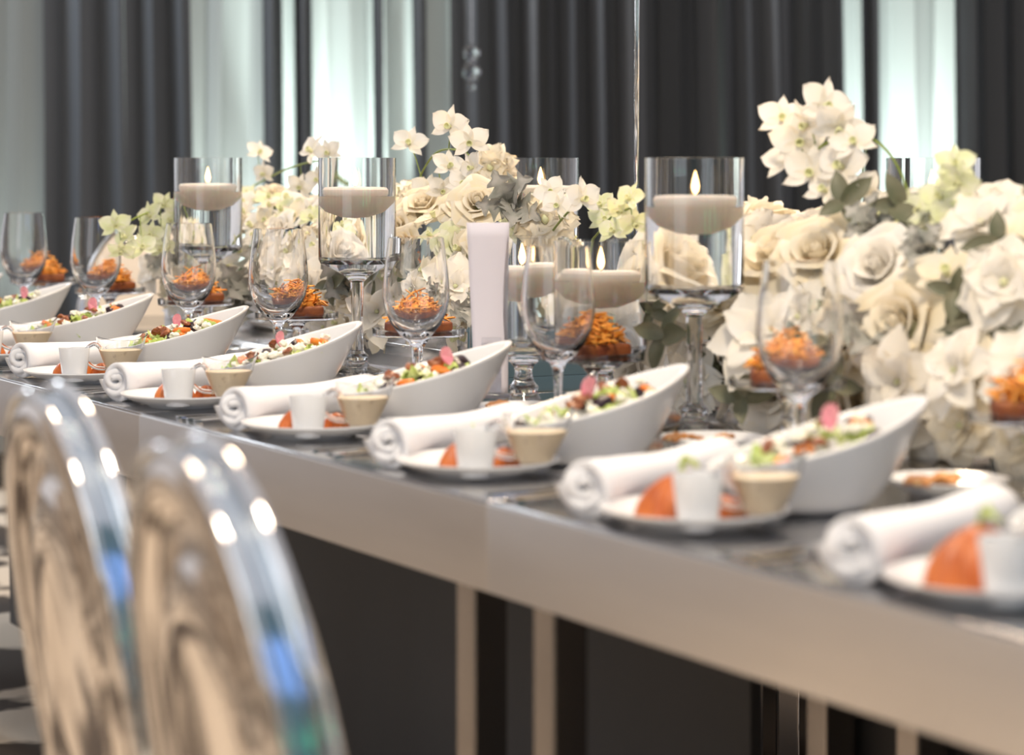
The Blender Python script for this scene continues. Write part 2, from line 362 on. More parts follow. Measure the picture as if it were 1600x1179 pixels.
# ------------------------------------------------------------------ tableware builders
def make_plate(name, r, lab):
    me = lathe('plate', [(0, 0.001), (r*.55, 0.001), (r*.57, .0), (r*.60, .003), (r*.8, .010), (r, .020), (r*1.0, .0225), (r*.97, .022), (r*.8, .0135), (r*.62, .0065), (r*.5, .006), (0, .006)], 56)
    return tag(link(name, me, M['china']), lab, 'plate')
def make_cup():
    me = lathe('cup', [(0, 0), (.020, 0), (.0215, .003), (.0285, .060), (.0280, .0612), (.0265, .060), (.0195, .006), (0, .005)], 36)
    return tag(link('cup', me, M['china']), 'x', 'cup')
def make_boat():
    t = thing('sauce_boat', 'x', 'sauce boat')
    def warp(p, a, lift=1.0):
        x, y, z = p; k = max(0, z-.02)/.05
        c = math.cos(a)
        return (x*(1+.12*k) + .010*k*max(0, c)**3, y*.92, z + k*(.010*max(0, c)**4 + .006*max(0, -c)**4)*lift)
    H = .066
    out = [(0, 0), (.020, 0), (.021, .003), (.015, .006), (.019, .012), (.028, .030), (.034, .048), (.0365, H)]
    inn = [(.0350, H+.0004), (.0325, .048), (.0265, .031), (.0165, .013), (0, .0095)]
    link('boat_body', lathe('boat_body', out+inn, 48, sx=warp), M['glass'], t)
    hp = [(-.033, 0, .052), (-.046, 0, .060), (-.060, 0, .052), (-.060, 0, .034), (-.046, 0, .022), (-.024, 0, .018)]
    link('handle', tube('handle', bez(hp, 6), .0035, 8), M['glass'], t)
    dr = [(0, .0092), (.0168, .0127), (.0268, .0305), (.0327, .0475), (.0329, .0485), (0, .0487)]
    link('dressing', lathe('dressing', dr, 48, sx=lambda p, a: warp(p, a, 0)), M['dressing'], t)
    return t
def make_bowl():
    n = 56; a, b = .148, .078; v, f = [], []
    def ring(t, off=0.0, zoff=0.0):
        r = []
        for k in range(n):
            ph = 2*PI*k/n; c, s = math.cos(ph), math.sin(ph)
            g = t**.62
            A = (.055*(1-g)+a*g)-off; B = (.034*(1-g)+b*g)-off
            cx = -.004*(1-g)
            rz = .086+.036*c+.006*c*c
            x = cx+A*c; y = B*s*(1-.30*max(0, c)**2*g)
            r.append((x, y, t*rz+zoff))
        return r
    rings = [ring(t) for t in (0, .04, .12, .25, .42, .6, .8, .95, 1)]
    inner = [ring(1, .0035, .0012), ring(.97, .0055), ring(.8, .006), ring(.6, .006), ring(.42, .006), ring(.25, .006, .002), ring(.12, .006, .004), ring(.07, .01, .004)]
    for r in rings+inner: v += r
    m = len(rings+inner)
    for j in range(m-1):
        for k in range(n):
            k2 = (k+1) % n; f.append((j*n+k, j*n+k2, (j+1)*n+k2, (j+1)*n+k))
    f.append(tuple(range(n))[::-1]); f.append(tuple(range((m-1)*n, m*n)))
    return tag(link('salad_bowl', mesh('salad_bowl', v, f), M['china']), 'x', 'bowl')
def make_goblet():
    t = thing('water_goblet', 'x', 'glass')
    out = [(0, 0), (.043, 0), (.044, .002), (.030, .005), (.012, .010), (.0062, .02), (.0055, .05), (.0075, .090), (.012, .102), (.026, .114), (.042, .134), (.052, .155), (.0565, .178), (.0560, .200), (.0535, .230), (.0500, .256), (.0465, .280)]
    inn = [(.0450, .2803), (.0482, .256), (.0514, .230), (.0536, .200), (.0536, .178), (.0486, .157), (.0380, .138), (.0220, .122), (.008, .114), (0, .1135)]
    link('goblet_body', lathe('goblet_body', out+inn, 56), M['glass'], t)
    wt = [(0, .1061), (.0094, .1075), (.0249, .1175), (.0404, .1355), (.0506, .1555), (.0552, .178), (.0549, .198), (.0535, .2), (0, .2)]
    if WATER: link('water', lathe('water', wt, 56), M['water'], t)
    return t
WATER = False
def make_stand():
    t = thing('dessert_stand', 'x', 'stand')
    pr = [(0, 0), (.044, 0), (.046, .003), (.030, .008), (.012, .014), (.008, .022), (.0135, .032), (.008, .042), (.011, .052), (.007, .060), (.009, .078), (.018, .092), (.040, .097), (.078, .099), (.081, .100), (.082, .113), (.079, .113), (.077, .103), (.04, .102), (0, .102)]
    link('stand_body', lathe('stand_body', pr, 56), M['glass'], t)
    return t
def make_tart(seed):
    rr = random.Random(seed); t = thing('tart', 'x', 'tart')
    link('crust', box('crust', (-.036, -.026, 0), (.036, .026, .016), .004), M['crust'], t)
    v, f = [], []
    for i in range(120):
        a = rr.uniform(0, 2*PI); q = rr.random(); r0 = .034*math.sqrt(q); h = .016+.030*(1-q)*rr.uniform(.4, 1.1)
        c = Vector((r0*math.cos(a)*1.0, r0*math.sin(a)*.8, h)); d = Vector((rr.uniform(-1, 1), rr.uniform(-1, 1), rr.uniform(-.5, .4))).normalized()*rr.uniform(.008, .017)
        bend = Vector((rr.uniform(-1, 1), rr.uniform(-1, 1), rr.uniform(0, 1)))*.005
        me = [c-d, c+bend, c+d]; base = len(v)
        for p in me:
            p.z = max(p.z, .0165)
            for k in range(3):
                an = 2*PI*k/3; v.append(p+Vector((math.cos(an), math.sin(an)*.7, math.sin(an)))*.0014)
        for j in range(2):
            for k in range(3):
                k2 = (k+1) % 3; f.append((base+j*3+k, base+j*3+k2, base+j*3+3+k2, base+j*3+3+k))
    o = link('shredded_topping', mesh('shredded_topping', v, f), M['shred'], t); o['kind'] = 'stuff'
    link('topping_mound', blob('topping_mound', .027, seed, (1.05, .8, .75), .25), M['shred'], t, loc=(0, 0, .020))
    return t
def make_vase(h0, h1, stem_r, lab, gname='candle_vase'):
    """footed cylinder vase: bowl from h0 up to h1"""
    t = thing(gname, lab, 'vase'); r = .075
    out = [(0, 0), (.058, 0), (.060, .003), (.040, .007), (stem_r+.012, .012), (stem_r+.006, .024), (stem_r+.009, .032), (stem_r, .042), (stem_r*.85, h0*.55), (stem_r, h0-.038), (stem_r+.012, h0-.026), (.045, h0-.014), (r-.004, h0-.002), (r, h0+.006), (r, h1)]
    inn = [(r-.0035, h1+.0003), (r-.0035, h0+.012), (r-.008, h0+.007), (.03, h0+.003), (0, h0+.002)]
    link('vase_body', lathe('vase_body', out+inn, 72), M['glass'], t)
    wl = h0+(h1-h0)*.64
    wt = [(0, h0+.0016), (.03, h0+.0026), (r-.0077, h0+.0066), (r-.0032, h0+.012), (r-.0032, wl-.001), (r-.006, wl), (0, wl)]
    link('water', lathe('water', wt, 72), M['water'], t)
    t['wl'] = wl
    return t
def make_candle():
    t = thing('floating_candle', 'x', 'candle')
    pr = [(0, -.046), (.020, -.044), (.043, -.034), (.057, -.017), (.0635, .0), (.0640, .006), (.060, .011), (.050, .012), (.040, .009), (0, .008)]
    link('wax', lathe('wax', pr, 48), M['wax'], t)
    link('wick', tube('wick', [(0, 0, .008), (.001, 0, .016)], .0012, 6), M['wick'], t)
    fl = [(0, .013), (.0045, .018), (.0062, .025), (.0045, .035), (.0018, .044), (0, .049)]
    link('flame', lathe('flame', fl, 16), M['flame'], t)
    return t
def make_samosa(seed):
    rr = random.Random(seed); n = 40; v, f = [], []
    for j, (t, zz) in enumerate(((0, 0), (.04, .004), (.25, .019), (.5, .034), (.75, .046), (.92, .053), (1, .056))):
        for k in range(n):
            a = 2*PI*k/n; rad = (1-t**1.7)**.8*.045+.003; rad *= 1+.15*math.sin(9*a+t*1.2)
            rad *= 1+.16*math.cos(3*a+.5)
            v.append((rad*math.cos(a)+.010*t, rad*math.sin(a)*.85, zz))
    for j in range(6):
        for k in range(n):
            k2 = (k+1) % n; f.append((j*n+k, j*n+k2, (j+1)*n+k2, (j+1)*n+k))
    f.append(tuple(range(n))[::-1]); f.append(tuple(range(6*n, 7*n)))
    return tag(link('samosa', mesh('samosa', v, f), M['samosa']), 'x', 'pastry')
def make_napkin():
    """a rolled cloth: a spiral strip swept along the roll, flaring at the near end"""
    v, f = [], []; NS = 110; L = .34; segs = 12; th = .0085; rr = random.Random(3)
    for j in range(segs+1):
        t = j/segs; x = -L/2+L*t
        fl = 1+.18*math.exp(-((t)/.10)**2)+.04*math.sin(7*t); sag = 1-.10*math.sin(PI*t)**2+.05*math.sin(9*t)*t
        for i in range(NS+1):
            s = i/NS; a = s*2*PI*3.0+t*.25; r = (.0065+.0275*s)*fl*sag
            r *= 1+.03*math.sin(2*a+2*t)+.05*math.sin(a*1.3+5*t)*math.exp(-t*6)
            ex = x-(.007*math.sin(1.3*a)*(.3+s)+(.002 if not 0 else 0)*math.cos(a))*math.exp(-t*14)
            for q in (0, 1):
                rq = max(.0008, r-(th*fl if q else 0))
                v.append((ex, rq*math.cos(a)*1.05, .029*1.0+rq*math.sin(a)*.98))
    W = (NS+1)*2
    for j in range(segs):
        for i in range(NS):
            a = j*W+i*2; b = a+W
            f.append((a, a+2, b+2, b)); f.append((a+1, b+1, b+3, a+3))
    for j in (0, segs):
        for i in range(NS):
            a = j*W+i*2; f.append((a, a+1, a+3, a+2) if j == 0 else (a, a+2, a+3, a+1))
    me = mesh('rolled_napkin', v, f)
    zmin = min(q.co.z for q in me.vertices)
    for q in me.vertices: q.co.z -= zmin
    return tag(link('rolled_napkin', me, M['cloth']), 'x', 'napkin')
def make_fork():
    bm = bmesh.new(); v, f = [], []
    def strip(pts):      # (x, halfwidth, z)
        b = len(v)
        for x, w_, z in pts:
            v.extend([(x, -w_, z), (x, w_, z), (x, w_, z+.0022), (x, -w_, z+.0022)])
        for j in range(len(pts)-1):
            for k in range(4):
                k2 = (k+1) % 4; f.append((b+j*4+k, b+j*4+k2, b+j*4+4+k2, b+j*4+4+k))
        f.append((b, b+3, b+2, b+1)); e = b+(len(pts)-1)*4; f.append((e, e+1, e+2, e+3))
    strip([(-.10, .006, 0), (-.09, .010, 0), (-.05, .008, .001), (0, .004, .006), (.03, .004, .006), (.045, .012, .003), (.06, .0125, .001)])
    for k in range(4):
        y = -.0105+.007*k; b = len(v)
        for x, z in ((.06, .001), (.08, .0), (.097, .004)):
            v.extend([(x, y-.0017, z), (x, y+.0017, z), (x, y+.0017, z+.002), (x, y-.0017, z+.002)])
        for j in range(2):
            for q in range(4):
                q2 = (q+1) % 4; f.append((b+j*4+q, b+j*4+q2, b+j*4+4+q2, b+j*4+4+q))
        f.append((b+8, b+9, b+10, b+11))
    bm.free()
    return tag(link('fork', mesh('fork', v, f), M['chrome'], smooth=False), 'x', 'fork')
def make_knife():
    pts = [(-.105, .006), (-.10, .009), (-.02, .007), (.0, .006), (.01, .009), (.09, .009), (.11, .003)]
    v, f = [], []
    for x, w_ in pts: v += [(x, -w_*.7, 0), (x, w_, 0), (x, w_, .003), (x, -w_*.7, .003)]
    for j in range(len(pts)-1):
        for k in range(4):
            k2 = (k+1) % 4; f.append((j*4+k, j*4+k2, j*4+4+k2, j*4+4+k))
    f += [(0, 3, 2, 1), (24, 25, 26, 27)]
    return tag(link('knife', mesh('knife', v, f), M['chrome'], smooth=False), 'x', 'knife')
def make_cracker():
    n = 12; v, f = [], []
    for s in (0, 1):
        for i in range(n+1):
            for j in range(5):
                x = -.05+.1*i/n; y = -.022+.044*j/4
                v.append((x, y*(1-.25*abs(x)/.05), .004*s+.006*math.sin(i*.55)+.002*((i+j) % 2)+.0075))
    K = (n+1)*5
    for i in range(n):
        for j in range(4):
            a = i*5+j; f.append((a, a+1, a+6, a+5)); f.append((K+a, K+a+5, K+a+6, K+a+1))
    for i in range(n):
        a = i*5; f.append((a, a+5, K+a+5, K+a)); a = i*5+4; f.append((a, K+a, K+a+5, a+5))
    for j in range(4):
        f.append((j, K+j, K+j+1, j+1)); a = n*5+j; f.append((a, a+1, K+a+1, K+a))
    return tag(link('cracker', mesh('cracker', v, f), M['cracker'], smooth=False), 'x', 'cracker')
def leafy(name, m, seed, L=.04, W=.03):
    rr = random.Random(seed); v, f = [], []; nu, nv = 8, 8
    for i in range(nu+1):
        u = i/nu
        for j in range(nv+1):
            q = -1+2*j/nv; w_ = W*math.sin(PI*min(1, .12+.88*u)**.8)**.7+.004
            v.append((L*(u-.5), q*w_*.5, .006*math.sin(9*u+q*4+seed)*abs(q)+.010*math.sin(PI*u)+.005*math.sin(13*u*q)))
    for i in range(nu):
        for j in range(nv):
            a = i*(nv+1)+j; f.append((a, a+1, a+nv+2, a+nv+1))
    return link(name, mesh(name, v, f), m)
def make_radish():
    v, f = [], []; n = 16
    for s in (0, 1):
        for i in range(n):
            a = 2*PI*i/n; v.append((.013*math.cos(a)*(1+.25*math.sin(a)), .003*math.cos(2*a)+.0024*s, .021*math.sin(a)+.016))
    f = [tuple(range(n)), tuple(range(n, 2*n))[::-1]]+[(i, n+i, n+(i+1) % n, (i+1) % n) for i in range(n)]
    return tag(link('radish_slice', mesh('radish_slice', v, f), M['radish'], smooth=False), 'x', 'radish slice')

# ------------------------------------------------------------------ place settings
PITCH = .53; Y0 = 1.91
NS_ = 9
ORD = ['first', 'second', 'third', 'fourth', 'fifth', 'sixth', 'seventh', 'eighth', 'ninth', 'tenth', 'eleventh', 'twelfth', 'thirteenth', 'fourteenth', 'fifteenth', 'sixteenth', 'seventeenth', 'eighteenth', 'nineteenth', 'twentieth']
def nth(i): return ORD[i] if i < 20 else 'twenty-'+ORD[i-20] if i < 29 else ('thirtieth' if i == 29 else 'thirty-'+ORD[i-30] if i < 39 else 'fortieth')
place = ['first from the right edge']+[nth(i)+' from right' for i in range(1, 9)]
def colx(p):
    d = Vector(p)-EYE; return 800+F*d.dot(RX)/d.dot(AX)
def number(objs, head, tail):
    '''labels that count alike things from left to right'''
    objs = sorted(objs, key=lambda o: colx(o.location))
    for i, o in enumerate(objs):
        o['label'] = (head+tail) if len(objs) == 1 else head+', '+nth(i)+' from left'+tail
G = dict(
 plate=Placer(make_plate('dinner_plate', .108, 'x')), cup=Placer(make_cup()), boat=Placer(make_boat()), bowl=Placer(make_bowl()), goblet=Placer(make_goblet()),
 napkin=Placer(make_napkin()), fork=Placer(make_fork()), knife=Placer(make_knife()), cracker=Placer(make_cracker()), bplate=Placer(make_plate('bread_plate', .075, 'x')),
 stand=Placer(make_stand()), samosa=Placer(make_samosa(1)), radish=Placer(make_radish()),
 beet=Placer(tag(link('beet_chunk', blob('beet_chunk', .012, 3, (1.1, .9, .8), .3, 2, .5), M['beet'], smooth=False), 'x', 'beet')),
 pecan=Placer(tag(link('pecan', blob('pecan', .008, 5, (1.5, .8, .6), .7), M['pecan'], smooth=False), 'x', 'nut')),
 cheese=Placer(tag(link('cheese_crumble', blob('cheese_crumble', .0075, 8, (1, 1, .8), .7), M['cheese'], smooth=False), 'x', 'cheese')),
 carrot=Placer(tag(link('carrot_piece', blob('carrot_piece', .010, 9, (1.7, .8, .6), .2, 2, .5), M['carrot']), 'x', 'carrot')),
 lettuce=Placer(tag(leafy('lettuce_leaf', M['lettuce'], 2), 'x', 'lettuce')),
 garnish=Placer(tag(leafy('herb_sprig', M['lettuce'], 6, .026, .018), 'x', 'herb')),
 slice=Placer(tag(leafy('yellow_slice', M['yellow'], 4, .045, .04), 'x', 'garnish')),
)
tarts = [Placer(make_tart(s)) for s in (11, 12)]
gob_x = {0: 2.20, 1: 2.747, 2: 3.387, 3: 3.876, 4: 4.467, 5: 4.934, 6: 5.51, 7: 6.04}
st_x = {0: 2.40, 1: 2.92, 2: 3.455, 3: 4.07, 4: 4.61, 5: 5.15, 6: 5.70, 7: 6.2}
for k in range(NS_):
    Y = Y0+PITCH*k; pl = place[k]; rr = random.Random(100+k)
    if Y > 6.25: continue
    G['plate'].put((1.546, Y, TT), label='round white plate near the table edge, setting '+pl, group='white plates along the front edge')
    zc = TT+.0064
    G['cup'].put((1.510, Y-.062, zc), label='small tapered white cup on the plate, setting '+pl, group='small white cups')
    G['boat'].put((1.597, Y-.062, zc+.0005), rot=(0, 0, R(rr.uniform(-12, 8))), scale=1.1, label='small glass sauce boat of tan dressing, setting '+pl, group='glass sauce boats')
    G['samosa'].put((1.530, Y+.005, zc+.0005), rot=(0, 0, R(rr.uniform(0, 90))), scale=(1.1 if k == 0 else 1.0 if k == 1 else .72)*1.0, label='ridged orange brown pastry beside the white cup, setting '+pl, group='fried pastries beside the cups')
    G['samosa'].put((1.590, Y+.004, zc+.0005), rot=(0, 0, R(rr.uniform(90, 200))), scale=.45, label='small orange brown pastry piece behind the sauce boat, setting '+pl, group='small pastry pieces')
    if k in (0, 1, 2): G['garnish'].put((1.540, Y+.005, zc+.062*(1.05 if k == 0 else .95 if k == 1 else .7)), rot=(0, .2, rr.uniform(0, 3)), scale=.9, label='green herb sprig on top of the pastry, setting '+pl, group='herb sprigs')
    bx, by = 1.742+rr.uniform(-.004, .004), Y+.035+rr.uniform(-.006, .006); brz = R(rr.uniform(-5, 5))
    G['bowl'].put((bx, by, TT), rot=(0, 0, brz), label='white boat-shaped salad bowl with a slanting rim, setting '+pl, group='white slanted salad bowls')
    # salad
    cb, sb_ = math.cos(brz), math.sin(brz)
    def inb(x, y, z): return (bx+x*cb-y*sb_, by+x*sb_+y*cb, TT+z)
    def top(x, y):   # filled surface
        return .064+.24*(x+.03)+.010*max(0, 1-(x/.11)**2-(y/.05)**2)
    items = [('lettuce', 9), ('cheese', 12), ('beet', 4), ('carrot', 5), ('pecan', 5), ('lettuce', 2), ('cheese', 7), ('radish', 1)]
    cnt = 0; sal = {}
    for nm, n in items:
        for q in range(n):
            for tries in range(30):
                x = rr.uniform(-.115, .075); y = rr.uniform(-.05, .05)
                if (x/.12)**2+(y/.054)**2 < 1: break
            lift = {'lettuce': -.004, 'cheese': .006, 'beet': .004, 'carrot': .006, 'pecan': .016, 'radish': .012}[nm]
            if nm == 'radish': x, y = rr.uniform(-.02, .045), rr.uniform(-.03, .015)
            if nm == 'pecan': x = x*.6
            if cnt >= 33 and nm == 'cheese': lift = .014
            cnt += 1
            rot = (rr.uniform(-.5, .5), rr.uniform(-.5, .5), rr.uniform(0, 6.3)) if nm != 'radish' else (R(rr.uniform(-15, 15)), R(rr.uniform(-25, 25)), R(rr.uniform(-40, 20)))
            what = {'lettuce': 'pale green lettuce leaf', 'cheese': 'white crumbled cheese piece', 'beet': 'dark roasted beet chunk', 'carrot': 'orange roasted carrot piece', 'pecan': 'brown candied pecan', 'radish': 'upright pink radish slice'}[nm]
            sal.setdefault(what, []).append(G[nm].put(inb(x, y, top(x, y)+lift), rot=rot, scale=rr.uniform(.8, 1.15)*(.78 if nm == 'radish' else 1), group=what+'s in the salads'))
    for wh, ob in sal.items(): number(ob, wh, ' in salad bowl '+pl)
    a = math.atan2(.17, .31)+R(rr.uniform(-4, 4))
    G['napkin'].put((1.615, Y+.200, TT), rot=(0, 0, a), label='white rolled napkin left of the plate, setting '+pl, group='rolled white napkins')
    for q, (nm, dy) in enumerate((('fork', .275), ('fork', .305), ('knife', .34))):
        G[nm].put((1.565, Y+dy, TT+.0004), rot=(0, 0, R(rr.uniform(-4, 4))), label=('steel %s left of the rolled napkin, setting ' % ['inner fork', 'outer fork', 'knife'][q])+pl, group='cutlery on the front edge')
    if k in gob_x: G['goblet'].put((1.90, gob_x[k], TT), rot=(0, 0, rr.uniform(0, 6)), label='stemmed water goblet behind the salad bowls, setting '+pl, group='water goblets on the near side')
    G['bplate'].put((1.955 if k != 2 else 1.93, Y+.60, TT), label='small white bread plate behind the goblets, setting '+pl, group='bread plates') if k < 7 else None
    if k < 7: G['cracker'].put((1.925, Y+.59, TT+.012), rot=(0, 0, R(rr.uniform(-30, 40))), label='seeded orange brown cracker on the bread plate, setting '+pl, group='seeded crackers')
    if k in st_x:
        sx_ = 2.0
        G['stand'].put((sx_, st_x[k], TT), label='small footed glass dessert stand beyond the goblets, setting '+pl, group='dessert stands on the near side')
        tarts[k % 2].put((sx_, st_x[k], TT+.1025), rot=(0, 0, R(rr.uniform(-35, 35))), scale=1.4, label='tart heaped with orange shreds on its glass stand, setting '+pl, group='orange tarts on the near side')
# the far side of the table
for k, Y in enumerate((4.1, 4.7, 5.3, 5.9)):
    rr = random.Random(200+k); pl = ['nearest', 'second', 'third', 'farthest'][k]+' on the far side of the table'
    G['goblet'].put((2.80, Y, TT), label='stemmed water goblet, '+pl, group='water goblets on the far side')
    G['stand'].put((2.68, Y+.18, TT), label='footed glass dessert stand, '+pl, group='dessert stands on the far side')
    tarts[k % 2].put((2.68, Y+.18, TT+.1025), rot=(0, 0, rr.uniform(0, 3)), scale=1.3, label='orange shredded tart, '+pl, group='orange tarts on the far side')
    if k > 1: G['slice'].put((2.63, Y+.14, TT+.108), rot=(.4, .2, 1+k), scale=1.3, label='yellow garnish slice beside the tart, '+pl, group='yellow garnish slices')
    G['plate'].put((3.14, Y, TT), label='white plate, '+pl, group='white plates on the far side')
    G['bowl'].put((2.96, Y-.02, TT), rot=(0, 0, PI), label='white slanted salad bowl, '+pl, group='salad bowls on the far side')

# ------------------------------------------------------------------ candle vases
tall = Placer(make_vase(.212, .414, .013, 'x')); low = Placer(make_vase(.105, .282, .017, 'x')); can = Placer(make_candle())
VX = 2.08; VXY = []
for x, X, kind, lab, dz in ((325, VX, 0, 'leftmost', .018), (558, VX, 0, 'second from the left, behind the middle goblets', .004), (847, 2.55, 0, 'behind the silver leaves in the middle', .020), (1085, VX, 0, 'large blurred one right of the clear rod', -.004), (1458, 2.55, 0, 'partly hidden behind the right-hand flowers', -.01),
                            (818, 2.04, 1, 'beside the menu card', 0), (938, 2.06, 1, 'behind the goblet right of the menu card', 0)):
    p = along(x, X); VXY.append((p.x, p.y))
    (tall if kind == 0 else low).put(p, label=('tall footed glass cylinder vase, ' if kind == 0 else 'low footed glass cylinder vase, ')+lab, group='footed candle vases')
    wl = .212+.202*.64 if kind == 0 else .105+.177*.64
    can.put((p.x+rnd.uniform(-.004, .004), p.y+rnd.uniform(-.004, .004), TT+wl+.006), rot=(0, 0, rnd.uniform(0, 6)), label=('lit floating candle in the tall vase, ' if kind == 0 else 'lit floating candle in the low vase, ')+lab, group='floating candles')

# ------------------------------------------------------------------ menu card, rod, crystal drop
p = along(768, 1.955)
t = thing('menu_card', 'tall blank pale menu card standing in a clear holder among the flowers', 'card', p, rz=-R(28)-R(0))
v, f = [], []
for s in (0, 1):
    for i in range(13):
        u = i/12
        for j in range(9):
            q = -1+2*j/8; v.append((q*(.027+.008*u)-.006*u, .010*math.sin(PI*u)*1.0+.006*q*q+s*.0012+.004*q*u, .02+.288*u))
K = 13*9
for i in range(12):
    for j in range(8):
        a = i*9+j; f.append((a, a+1, a+10, a+9)); f.append((K+a, K+a+9, K+a+10, K+a+1))
for i in range(12):
    a = i*9; f.append((a, a+9, K+a+9, K+a)); a = i*9+8; f.append((a, K+a, K+a+9, a+9))
for j in range(8):
    f.append((j, K+j, K+j+1, j+1)); a = 12*9+j; f.append((a, a+1, K+a+1, K+a))
link('card_sheet', mesh('card_sheet', v, f), M['card'], t)
link('card_holder', box('card_holder', (-.03, -.028, 0), (.03, -.002, .03), .003), M['acrylic'], t)
link('holder_clip', box('holder_clip', (-.016, -.006, .03), (.016, .0, .12), .002), M['acrylic'], t)
p = along(994, 2.30)
t = thing('acrylic_rod', 'thin clear acrylic rod rising from the table beside the large candle vase', 'rod', p)
link('rod', tube('rod', [(0, 0, .012), (0.002, 0, .8), (.004, 0, 1.6)], .0045, 12), M['acrylic'], t)
link('rod_base', lathe('rod_base', [(0, 0), (.05, 0), (.05, .010), (.045, .012), (0, .012)], 32), M['acrylic'], t)
dp = deep(737, 8.2, 0)
t = thing('crystal_drop', 'blurred hanging crystal drop before the charcoal drapes', 'ornament', (dp.x, dp.y, 1.39))
for z, r in ((.12, .028), (.06, .030), (0.01, .014)):
    bm = bmesh.new(); bmesh.ops.create_icosphere(bm, subdivisions=2, radius=r); me = bpy.data.meshes.new('crystal'); bm.to_mesh(me); bm.free()
    link('crystal', me, M['crystal'], t, loc=(0, 0, z), smooth=False)
link('hanging_wire', tube('hanging_wire', [(0, 0, .14), (0, 0, 2.6)], .0015, 6), M['chrome'], t)

t = thing('chandelier', 'round crystal chandelier hanging high above the table, seen only as sparkles', 'chandelier', (1.3, 2.9, 2.75))
bm = bmesh.new(); bmesh.ops.create_icosphere(bm, subdivisions=1, radius=.013); bme = bpy.data.meshes.new('bulb'); bm.to_mesh(bme); bm.free()
for rr_, zz, nn in ((.42, 0, 14), (.28, .14, 10), (.14, .26, 6)):
    ring = [(rr_*math.cos(2*PI*k/24), rr_*math.sin(2*PI*k/24), zz-.02) for k in range(25)]
    link('ring', tube('ring', ring, .006, 6, False), M['chrome'], t)
    for k in range(nn): link('bulb', bme, M['bulb'], t, loc=(rr_*math.cos(2*PI*k/nn), rr_*math.sin(2*PI*k/nn), zz))
link('hanging_rod', tube('hanging_rod', [(0, 0, 0), (0, 0, 1.4)], .006, 6), M['chrome'], t)

# ------------------------------------------------------------------ planters
def planter(y0, y1, lab):
    t = thing('mirror_planter', lab, 'planter', (2.19, y0, TT), 0, 'mirrored planters along the table middle')
    L = y1-y0; Wp = .30; h = .125
    link('front_panel', box('front_panel', (0, 0, 0), (.006, L, h), .001), M['planter'], t, smooth=False)
    link('back_panel', box('back_panel', (Wp-.006, 0, 0), (Wp, L, h), .001), M['planter'], t, smooth=False)
    link('end_panel', box('end_panel', (.0065, 0, 0), (Wp-.0065, .006, h), .001), M['planter'], t, smooth=False)
    link('end_panel', box('end_panel', (.0065, L-.006, 0), (Wp-.0065, L, h), .001), M['planter'], t, smooth=False)
    link('rim_strip', box('rim_strip', (-.004, -.003, h-.036), (-.0003, L+.003, h-.030), .0005), M['chrome'], t, smooth=False)
    link('rim_strip', box('rim_strip', (-.004, -.003, h-.082), (-.0003, L+.003, h-.077), .0005), M['chrome'], t, smooth=False)
    link('floral_foam', box('floral_foam', (.01, .01, .002), (Wp-.01, L-.01, h+.03), .01), M['foam'], t)
planter(4.25, 5.85, 'long mirrored planter holding the left-hand white flowers')
planter(2.72, 3.45, 'mirrored planter holding the large right-hand flowers')
planter(1.65, 2.62, 'mirrored planter at the right edge under cream roses')

# ------------------------------------------------------------------ flowers
def petal_mesh(name, L, W, bend=0.6, cup=0.25, ruff=0.0, tip=0.0, nu=9, nv=6, ph=0.0, base=.08):
    """petal from the origin along +X, opening towards +Z"""
    v, f = [], []; x = z = 0; ang = 0.0; prev = 0
    for i in range(nu+1):
        u = i/nu; d = u-prev; prev = u; ang = -bend*u
        x += L*d*math.cos(ang); z += L*d*math.sin(ang)
        wv = W*.5*((max(0, math.sin(PI*(base+(1-base)*u)**1.15)))**.52 if u < 1 else 0.0)
        wv = max(wv, W*.04 if tip else W*.12)
        if tip: wv *= (1-tip*u**3)
        for j in range(nv+1):
            q = -1+2*j/nv
            rz = ruff*L*math.sin(q*7+ph+u*3)*u*u*abs(q)+ruff*L*.5*math.sin(q*11+ph)*u**4
            cz = cup*wv*q*q
            bx = L*.07*(1-q*q)*(u > .99)
            v.append((x+bx - math.sin(ang)*(cz+rz)*-1*0, q*wv, z+cz*math.cos(ang)+rz))
    for i in range(nu):
        for j in range(nv):
            a = i*(nv+1)+j; f.append((a, a+nv+1, a+nv+2, a+1))
    return mesh(name, v, f)
def shell_petal(name, r0, r1, h, span, curl, ph=0.0, n=7, zb=0.0):
    """rose petal: patch of a cup of revolution whose lip rolls outwards"""
    v, f = [], []
    for i in range(n+1):
        u = i/n
        for j in range(n+1):
            q = -1+2*j/n; ww = math.sin(PI*(.16+.70*u)**.9)**.5 if u < 1 else .78
            a = q*span/2*ww; r = r0+(r1-r0)*math.sin(u*PI/2)**.8+curl*max(0, u-.62)**2*5*(1+.25*math.sin(3*q+ph))
            zz = zb+h*u*(1-.16*q*q*u)-curl*max(0, u-.8)**2*9+h*.03*math.sin(5*q+ph)*u
            v.append((r*math.cos(a), r*math.sin(a), zz))
    for i in range(n):
        for j in range(n):
            a = i*(n+1)+j; f.append((a, a+1, a+n+2, a+n+1))
    return mesh(name, v, f)
